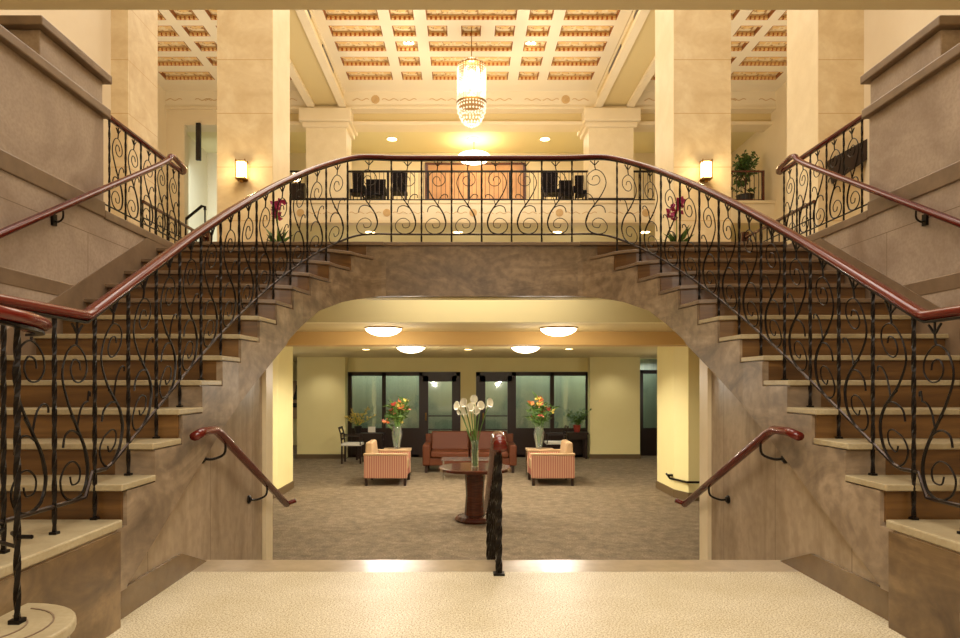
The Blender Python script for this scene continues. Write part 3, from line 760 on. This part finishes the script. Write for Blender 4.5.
def downlight(px, py, z, label, r=.09, group=None, sp=None, ang=100):
    y = (z-CZ)*FPX/(385-py); x = PX(px, y)
    o = thing('downlight', label, 'lamp', (x, y, z), group=group)
    MB().lathe([(r, -.012), (r*1.25, -.012), (r*1.25, 0), (r, 0)], n=16).build('trim_ring', cream, o)
    MB().lathe([(r, -.012), (r, -.004)], n=16).build('lens', downglow, o)
    if sp: spot('downlight_beam', (x, y, z-.03), sp, WARM2, ang)
downlight(392, 139, 9.42, 'recessed downlight in the balcony ceiling, leftmost of three', .16, 'balcony ceiling downlights')
downlight(473, 139, 9.42, 'recessed downlight in the balcony ceiling below the chandelier', .16, 'balcony ceiling downlights')
downlight(545, 139, 9.42, 'recessed downlight in the balcony ceiling, rightmost of three', .16, 'balcony ceiling downlights')
for px, w_ in ((370, 'below the left balcony column'), (458, 'left of the middle'), (557, 'right of the middle'), (645, 'below the right balcony column')):
    downlight(px, 232, 6.2, 'recessed downlight under the balcony '+w_, .15, 'downlights under the balcony')
for px, w_ in ((411, 'left'), (528, 'right')):
    y = (HC+.08-CZ)*FPX/(385-57); o = thing('downlight', 'bright lamp set in a small ceiling coffer %s of the chandelier' % w_, 'lamp', (PX(px, y), 17.2, HC+.08), group='lamps in the ceiling coffers')
    MB().box(-.12, .12, -.1, .1, -.03, 0).build('lens', downglow, o); MB().box(-.16, .16, -.14, .14, 0, .04).build('housing', cream, o)
o = thing('ceiling_lamp', 'broad glowing ceiling lamp low over the middle of the balcony', 'lamp', (PX(474, 22), 22, 9.42))
MB().tube([(0, 0, 0), (0, 0, -.55)], .015, 6).build('rod', brass, o); MB().lathe([(.5, -.5), (.56, -.56), (.45, -.68), (.2, -.76), (.02, -.78)], n=20).build('lamp_bowl', lampglass, o, smooth=True)

# ------------------------------------------------------------ lobby shell
m = MB().use(lobbyceil).box(-9.5, 9.5, 8.5, 8.7, 2.01, 2.62).use(peach).box(-9.5, 9.5, 10.0, 10.45, 1.81, 2.62)
struct(m.build('trim_lobby_beam'))
m = MB().use(khaki).box(-9.5, 9.5, 8.7, 10.0, 2.01, 2.15).use(lobbyceil).box(-9.5, 9.5, 10.45, 20.5, 1.9, 2.1).box(-9.5, -3.75, 5.9, 8.5, 2.01, 2.2).box(3.75, 9.5, 5.9, 8.5, 2.01, 2.2)
struct(m.build('ceiling_lobby'))
m = MB().box(-9.5, -3.75, 5.75, 5.9, -.7, 2.2).box(3.75, 9.5, 5.75, 5.9, -.7, 2.2); struct(m.build('wall_lobby_front', yellow))
for s, nm in ((-1, 'left'), (1, 'right')):
    m = MB().box(s*9.3, s*9.5, 5.9, 20.5, -.7, 2.1); struct(m.build('wall_lobby_'+nm, yellow))
# far wall: header, middle pier and the two thick piers
yw = 16.95
xl0, xl1, xr0, xr1 = PX(348, yw), PX(460, yw), PX(476, yw), PX(589, yw); zh = PZ(372, yw)
m = MB().box(xl0-.0, xr1, yw, yw+.2, zh, 1.9).box(xl1, xr0, yw, yw+.2, LOB, zh)
struct(m.build('wall_far', yellow))
yp = 16.6
m = MB().box(PX(297, yp), PX(345, yp), yp, yp+.6, LOB, 1.9); struct(m.build('wall_pier_left', yellow))
m = MB().box(PX(590, yp), PX(640, yp), yp, yp+.6, LOB, 1.9); struct(m.build('wall_pier_right', yellow))
m = MB().box(PX(297, yp)-.01, PX(345, yp)+.01, yp-.02, yp, LOB, LOB+.11); struct(m.build('baseboard_left', baseb))
m = MB().box(PX(590, yp)-.01, PX(640, yp)+.01, yp-.02, yp, LOB, LOB+.11); struct(m.build('baseboard_right', baseb))
m = MB().box(-9.5, 9.5, 20.3, 20.5, LOB, 2.1); struct(m.build('wall_lobby_back', yellow))
m = MB().box(xl0-.3, 5.6, 17.9, 18.0, LOB, 1.9); struct(m.build('wall_beyond_windows', curtain))
area('window_room_light', (.8, 17.5, 1.8), 8.5, 80, (1, .97, .9), sy=.4)
def window(n, x0, x1, y, z1, mull, door=None, label=''):
    """dark timber screen with glazed lights, low panel and a glazed door"""
    o = bpy.data.objects.new('window_%d' % n, None); C.objects.link(o); o.location = ((x0+x1)/2, y, LOB); struct(o); of = Vector(o.location)
    zs = PZ(428, y); m = MB()
    for x in mull: m.box(x-.05, x+.05, y-.03, y+.06, LOB, z1)
    m.box(x0, x1, y-.03, y+.06, z1-.1, z1); m.box(x0, x1, y-.02, y+.05, LOB, zs if not door else LOB+.06)
    if door:
        for a, b in zip(mull, mull[1:]):
            if not (abs(a-door[0]) < .2): m.box(a, b, y-.02, y+.05, LOB, zs)
    m.build('window_frame', darkwood, o, off=of)
    for a, b in zip(mull, mull[1:]):
        if door and abs(a-door[0]) < .2:
            d = MB().box(a+.05, a+.19, y-.04, y+.04, LOB+.05, z1-.1).box(b-.17, b-.05, y-.04, y+.04, LOB+.05, z1-.1).box(a+.05, b-.05, y-.04, y+.04, z1-.25, z1-.1).box(a+.05, b-.05, y-.04, y+.04, LOB+.05, LOB+.3)
            for zz in (.25, .6): d.box(a+.15, b-.15, y-.01, y+.02, LOB+zz+.45, LOB+zz+.48)
            dd = d.build('door', darkwood, o, off=of)
            MB().box(a+.17, b-.15, y-.005, y+.005, LOB+.28, z1-.24).build('pane', wg, dd)
            dd.children[0].location = -of
            MB().lathe([(.02, 0), (.02, .2)], (a+.13, y-.08, LOB+.95), 8).build('door_handle', brass, dd).location = -of
        else:
            MB().box(a+.05, b-.05, y-.005, y+.005, zs, z1-.1).build('pane', wg, o, off=of)
    return o
Xw = lambda p: PX(p, yw)
window(1, xl0, xl1, yw, zh, [Xw(350), Xw(384), Xw(421), Xw(458.5)], door=(Xw(421), 0))
window(2, xr0, xr1, yw, zh, [Xw(478), Xw(514), Xw(552), Xw(587.5)], door=(Xw(478), 0))
window(3, PX(641, 17.3), PX(662, 17.3), 17.3, PZ(370, 17.3), [PX(641, 17.3), PX(662, 17.3)])
# a big dark picture beyond the left opening
o = thing('framed_picture', 'dark arched picture on the lobby wall seen through the gap beside the left column', 'picture', (PX(292, 20.2), 20.27, .6))
MB().box(-.9, .9, -.03, 0, -.45, .72).build('canvas', stripetop, o)
MB().prism([(.0, .14), (.3, .14), (.3, .3), (.22, .52), (.12, .60), (.1, .4)], -.06, -.03, 'Y').build('dark_shape', pot, o)
MB().box(-.9, .9, -.06, -.03, -.1, .04).build('dark_bar', pot, o)
# near columns
for s, nm in ((-1, 'left'), (1, 'right')):
    o = thing('lobby_column', 'yellow painted lobby column with brown base at the %s of the opening' % nm, 'column', (s*3.9, 11.3, LOB)); of = Vector(o.location)
    xs = 3.30
    MB().prism([(s*xs, 10.9), (s*xs, 11.85), (s*4.6, 11.85), (s*4.6, 10.55), (s*3.42, 10.55)], LOB, 1.9).build('shaft', yellow, o, off=of)
    MB().prism([(s*(xs-.02), 10.89), (s*(xs-.02), 11.87), (s*4.62, 11.87), (s*4.62, 10.53), (s*3.41, 10.53)], LOB, LOB+.13).build('base', baseb, o, off=of)
o = thing('stair_handrail', 'thin dark rail on the right lobby column', 'handrail', (3.4, 10.5, 0)); of = Vector(o.location)
MB().tube([(3.22, 11.05, PZ(474, 11)), (3.25, 10.95, PZ(478, 11)), (3.38, 10.47, PZ(482, 10.5)), (3.75, 10.47, PZ(482, 10.5))], .018, 6).build('rail', iron, o, off=of)
MB().lathe([(.05, 0), (.05, .03)], (3.26, 10.98, PZ(474, 11)-.03), 10).build('bracket', iron, o, off=of)
# bowl lamps and downlights
def bowl(px, py, z, label, r=.26):
    y = (z-.02-CZ)*FPX/(385-py); x = PX(px, y)
    o = thing('ceiling_bowl_lamp', label, 'lamp', (x, y, z), group='glass bowl lamps in the lobby')
    MB().lathe([(r*1.04, -.02), (r*1.04, 0), (r*.9, 0)], n=24).build('rim', brass, o)
    MB().lathe([(r, -.02), (r*.93, -.05), (r*.7, -.09), (r*.4, -.115), (.01, -.125)], n=24).build('lamp_bowl', lampglass, o, smooth=True)
    spot('bowl_light', (x, y, z-.16), 150, WARM, 168, .4, .05)
    point('bowl_fill', (x, y, z-.7), 18, WARM, .03)  # added point below the bowl to brighten the lobby ceiling
bowl(383.5, 329, 2.01, 'glowing glass bowl lamp on the near lobby soffit, left one')
bowl(558.5, 329, 2.01, 'glowing glass bowl lamp on the near lobby soffit, right one')
bowl(411, 347.5, 1.9, 'smaller-looking glass bowl lamp deeper in the lobby, left one')
bowl(525.5, 347.5, 1.9, 'smaller-looking glass bowl lamp deeper in the lobby, right one')
downlight(366, 349, 1.9, 'recessed lobby downlight left of the bowl lamps', .07, 'lobby downlights', 30)
downlight(468, 349, 1.9, 'recessed lobby downlight between the two far bowl lamps', .07, 'lobby downlights', 30)
downlight(569, 348.5, 1.9, 'recessed lobby downlight right of the bowl lamps', .07, 'lobby downlights', 30)
for x, y in ((PX(320, 16.0), 16.0), (PX(615, 16.0), 16.0), (-5.3, 19.3), (-2.6, 11.0), (2.6, 11.0), (-1.7, 16.0), (1.6, 16.0)): spot('wall_washer', (x, y, 1.87), 34, WARM, 120, 1)

# ------------------------------------------------------------ lobby furniture
def legs(o, xs, ys, h, r=.025, m=darkwood):
    for x in xs:
        for y in ys: MB().box(x-r, x+r, y-r, y+r, 0, h).build('leg', m, o, bevel=.004)
# sofa
o = thing('sofa', 'brown-red leather sofa facing the entrance in the lobby', 'sofa', (-.08, 14.25, LOB))
MB().box(-.86, .86, -.36, .42, .15, .32).build('frame', leather, o, bevel=.02)
for s in (-1, 1):
    MB().box(s*.84, s*1.0, -.42, .42, .15, .60).build('armrest', leather, o, bevel=.035, segs=3)
    MB().box(s*.015, s*.83, -.40, .25, .32, .45).build('seat_cushion', leather, o, bevel=.035, segs=3)
    MB().prism([(.2, .43), (.3, .84), (.43, .84), (.43, .43)], s*.015, s*.84, 'X').build('back_cushion', leather, o, bevel=.035, segs=3)
MB().box(-.98, .98, .38, .46, .15, .78).build('backrest', leather, o, bevel=.02)
legs(o, (-.92, .92), (-.36, .38), .15)
# armchairs: built facing +X, near side is the striped arm
def armchair(x, y, flip, label):
    o = thing('armchair', label, 'armchair', (x, y, LOB), 0, 'striped armchairs'); k = -1 if flip else 1
    def bx(n, a, b, c, d, e, f, m): MB().box(k*a, k*b, c, d, e, f).build(n, m, o, bevel=.02)
    for n, c in (('armrest', -.42), ('armrest', .34)):
        a = MB().use(stripe).box(k*-.40, k*.40, c, c+.09, .14, .56).use(stripetop).box(k*-.41, k*.41, c-.01, c+.11, .56, .60); a.build(n, parent=o, bevel=.012)
    bx('seat_cushion', -.22, .38, -.32, .33, .26, .44, stripetop)
    bx('frame', -.38, .38, -.33, .34, .14, .27, stripe)
    MB().prism([(k*-.40, .3), (k*-.2, .3), (k*-.26, .80), (k*-.38, .80)], -.33, .34, 'Y').build('backrest', stripetop, o, bevel=.03)
    legs(o, (-.36, .36), (-.38, .39), .14)
armchair(PX(385.5, 12.1), 12.5, False, 'striped armchair left of the lobby table, facing right')
armchair(PX(553, 12.1), 12.5, True, 'striped armchair right of the lobby table, facing left')
# side tables with crystal vases and bouquets
def sidetable(x, y, label):
    o = thing('side_table', label, 'table', (x, y, LOB), group='side tables with vases')
    MB().box(-.28, .28, -.25, .25, .53, .57).build('table_top', stripetop, o, bevel=.006); legs(o, (-.25, .25), (-.22, .22), .53, .02, chrome)
def vase_profile(h, r): return [(r*.55, 0), (r*.5, .01), (r*.62, h*.15), (r*.95, h*.6), (r, h*.75), (r*.78, h*.9), (r*.95, h)]
def bouquet(x, y, z, label, seed):
    rr = random.Random(seed)
    v = thing('crystal_vase', 'cut crystal vase '+label, 'vase', (x, y, z), group='crystal vases'); MB().lathe(vase_profile(.46, .11), n=16).build('body', glassm, v, smooth=True)
    o = thing('flower_bouquet', 'tropical bouquet in orange, red and green '+label, 'flowers', (x, y, z+.12), group='bouquets in crystal vases')
    st = MB(); lf = MB()
    tips = []
    for k in range(26):
        a = rr.uniform(0, 2*PI); sp = rr.uniform(.03, .33); hh = rr.uniform(.42, .9); tip = Vector((sp*math.cos(a), sp*.7*math.sin(a), hh)); tips.append(tip)
        st.tube([(0, 0, .0), (tip.x*.25, tip.y*.25, hh*.5), tip], .006, 4)
        for q in range(5):
            t = rr.uniform(.5, 1); lf.leaf(Vector((0, 0, .25)).lerp(tip, t), (rr.uniform(-1, 1), rr.uniform(-.6, .6), rr.uniform(-.1, 1)), rr.uniform(.12, .26), .045)
    st.build('stems', stemg, o); lf.build('foliage', green, o)
    for k, tip in enumerate(tips[:20]):
        m = MB()
        for q in range(7): m.leaf(tip, (rr.uniform(-1, 1), rr.uniform(-1, 1), rr.uniform(-.2, 1)), rr.uniform(.06, .11), .055)
        m.build('blossom', (orange, redm, yell, orange, pinkf, yell)[k % 6], o)
sidetable(PX(397, 13.3), 13.3, 'small side table behind the left striped armchair')
sidetable(PX(540, 13.3), 13.3, 'small side table behind the right striped armchair')
bouquet(PX(397, 13.2), 13.2, LOB+.57, 'behind the left striped armchair', 3)
bouquet(PX(539, 13.2), 13.2, LOB+.57, 'behind the right striped armchair', 5)
# coffee table
o = thing('coffee_table', 'low glass coffee table with thin chrome legs in front of the sofa', 'table', (-.15, 13.1, LOB))
MB().box(-.5, .5, -.28, .28, .38, .395).build('table_top', glassm, o)
m = MB()
for x in (-.46, .46):
    m.tube([(x, -.25, .38), (x, -.25, .0), (x, .25, 0), (x, .25, .38)], .01, 6)
m.build('leg_frame', chrome, o)
# round pedestal table and lilies
o = thing('pedestal_table', 'round dark mahogany pedestal table at the foot of the steps', 'table', (-.05, 9.0, LOB))
MB().lathe([(.46, .69), (.5, .70), (.5, .735), (.48, .745), (.001, .746)], n=36).build('table_top', woodd, o, smooth=False)
MB().lathe([(.15, .06), (.125, .35), (.145, .69)], n=20).build('pedestal', woodd, o, smooth=False)
MB().lathe([(.26, 0), (.28, .03), (.24, .07), (.15, .09)], n=24).build('base', woodd, o)
v = thing('glass_vase', 'tall clear glass cylinder vase on the pedestal table', 'vase', (-.05, 8.95, LOB+.746)); MB().lathe([(.05, 0), (.05, .01), (.045, .3), (.055, .36)], n=16).build('body', glassm, v, smooth=True)
o = thing('lily_bouquet', 'white calla lilies on long green stems in the clear vase', 'flowers', (-.05, 8.95, LOB+.76))
rr = random.Random(2)
for px, py in ((459, 409), (465, 406), (471, 411), (474, 403), (480, 409), (467, 414), (488, 406), (476, 414), (462, 414)):
    y = 8.95+rr.uniform(-.05, .05); tp = Vector((PX(px, y)+.05, y-8.95, PZ(py, y)-LOB-.76))
    MB().tube(catmull([(rr.uniform(-.02, .02), 0, 0), (tp.x*.3, tp.y*.4, tp.z*.5), tp], 5), .007, 5).build('stem', stemg, o)
    m = MB(); c = tp; d = Vector((tp.x*1.2, tp.y-.3, .35)).normalized(); a = d.cross(Vector((0, 0, 1))).normalized(); b = a.cross(d)
    rings = []
    for t, r_ in ((-.05, .008), (0, .02), (.04, .036), (.07, .055)):
        rings.append([m.bm.verts.new(c+d*(t+(.035*math.sin(q*2*PI/10) if t > .06 else 0))+(a*math.cos(q*2*PI/10)+b*math.sin(q*2*PI/10))*r_) for q in range(10)])
    for A_, B_ in zip(rings, rings[1:]):
        for q in range(10): m.f([A_[q], A_[(q+1) % 10], B_[(q+1) % 10], B_[q]])
    m.build('lily', lilyw, o, smooth=True)
for k in range(5):
    m = MB().leaf((0, 0, .25), (rr.uniform(-.5, .5), -.1, 1), .3, .03); m.build('leaf', stemg, o)
# wooden chair with pale seat by the left screen
def woodchair(x, y, rz, label):
    o = thing('wooden_chair', label, 'chair', (x, y, LOB), rz)
    MB().box(-.24, .24, -.23, .23, .42, .48).build('seat', white, o, bevel=.015)
    legs(o, (-.22, .22), (-.21, .21), .42, .02)
    m = MB()
    for yy in (-.2, .2): m.tube([(-.22, yy, .42), (-.25, yy, .7), (-.3, yy, .86)], .018, 6)
    for z, xo in ((.84, -.295), (.70, -.25), (.58, -.24)): m.box(xo-.012, xo+.012, -.2, .2, z-.025, z+.025)
    m.build('backrest', darkwood, o)
    for yy in (-.23, .23): MB().tube([(-.25, yy, .66), (.2, yy, .66), (.22, yy, .44)], .015, 6).build('armrest', darkwood, o)
woodchair(PX(352, 15.6), 15.7, 0, 'dark wooden chair with pale seat beside the left screen windows')
woodchair(PX(556, 15.9), 16.1, PI, 'dark wooden chair with pale seat behind the right striped armchair')
def console(px0, px1, y, ptop, label):
    x0, x1 = PX(px0, y), PX(px1, y); z = PZ(ptop, y)
    o = thing('console_table', label, 'table', ((x0+x1)/2, y, LOB)); w2 = (x1-x0)/2; h = z-LOB
    MB().box(-w2, w2, -.2, .2, h-.05, h).build('table_top', darkwood, o); MB().box(-w2+.04, w2-.04, -.17, .17, h-.18, h-.05).build('apron', darkwood, o); legs(o, (-w2+.05, w2-.05), (-.15, .15), h-.18)
    return z
z = console(356, 384, 16.4, 433, 'dark console table under the left screen windows')
def twig(px, y, z, label, hh, seed, potm):
    rr = random.Random(seed); o = thing('potted_plant', label, 'plant', (PX(px, y), y, z))
    MB().lathe([(.07, 0), (.1, .16), (.11, .18), (.08, .18)], n=14).build('pot', potm, o)
    s1 = MB(); l1 = MB()
    for k in range(14):
        a = rr.uniform(0, 2*PI); tip = Vector((.42*math.cos(a)*rr.uniform(.3, 1), .15*math.sin(a), hh*rr.uniform(.6, 1)))
        pts = catmull([(0, 0, .15), (tip.x*.3, tip.y*.3, tip.z*.6), tip], 5); s1.tube(pts, .006, 4)
        for p in pts[4:]:
            for q in range(2): l1.leaf(p, (rr.uniform(-1, 1), rr.uniform(-1, 1), rr.uniform(0, 1)), .09, .035)
    s1.build('stems', stemg, o); l1.build('foliage', yell if seed == 9 else green, o)
twig(358, 16.4, z, 'plant with yellow-green branches on the left console table', .62, 9, pot)
o = thing('table_sign', 'small white card standing on the left console table', 'sign', (PX(372, 16.4), 16.35, z))
MB().box(-.09, .09, -.01, .01, .02, .16).build('card', white, o); MB().box(-.1, .1, -.03, .03, 0, .02).build('base', darkwood, o)
z = console(565, 587, 16.62, 432, 'dark console table under the right screen windows')
twig(577, 16.62, z, 'loose green plant in a red pot on the right console table', .55, 10, redm)

# ------------------------------------------------------------ plants of the hall
def orchid(px, label, seed):
    y = 8.5; rr = random.Random(seed); o = thing('potted_orchid', label, 'plant', (PX(px, y), y, HALL), group='orchids at the pillars')
    MB().lathe([(.09, 0), (.12, .2), (.13, .22), (.09, .22)], n=16).build('pot', pot, o)
    m = MB()
    for k in range(22):
        a = rr.uniform(0, 2*PI); m.leaf((0, 0, .2), (math.cos(a), math.sin(a), rr.uniform(.3, 1.8)), rr.uniform(.2, .34), .05)
    m.build('foliage', green, o)
    MB().tube([(0, 0, .2), (.01, 0, .45), (0, 0, .68)], .007, 5).build('stem', stemg, o)
    for k in range(7):
        m = MB(); c = Vector((rr.uniform(-.09, .07), rr.uniform(-.04, .04), .56+.035*k))
        for q in range(6): m.leaf(c, (rr.uniform(-1, 1), rr.uniform(-.6, .6), rr.uniform(-.6, 1)), .08, .06)
        m.build('blossom', magenta, o)
orchid(277, 'potted magenta orchid in front of the left marble pillar', 1)
orchid(676, 'potted magenta orchid in front of the right marble pillar', 4)
y = 20.6; o = thing('potted_ficus', 'tall leafy green ficus in a dark pot at the right end of the balcony', 'plant', (PX(745, y), y, BALC))
MB().lathe([(.2, 0), (.26, .3), (.28, .34), (.2, .34)], n=18).build('pot', pot, o)
m = MB(); l1 = MB(); rr = random.Random(12)
m.tube([(0, 0, .3), (.03, 0, .9), (-.02, 0, 1.45)], .03, 6)
for k in range(34):
    zz = rr.uniform(.55, 1.5); a = rr.uniform(0, 2*PI); rad = rr.uniform(.15, .5)*(1.15-abs(zz-.9)*.5); tip = Vector((rad*math.cos(a)-.05, rad*math.sin(a)*.7, zz+rr.uniform(0, .25)))
    m.tube([(0, 0, zz-.15), tip], .008, 4)
    for q in range(20): l1.leaf(Vector((0, 0, zz-.1)).lerp(tip, rr.uniform(.3, 1.05)), (rr.uniform(-1, 1), rr.uniform(-1, 1), rr.uniform(-.8, .6)), rr.uniform(.1, .16), .07)
m.build('trunk', woodd, o); l1.build('foliage', green, o)
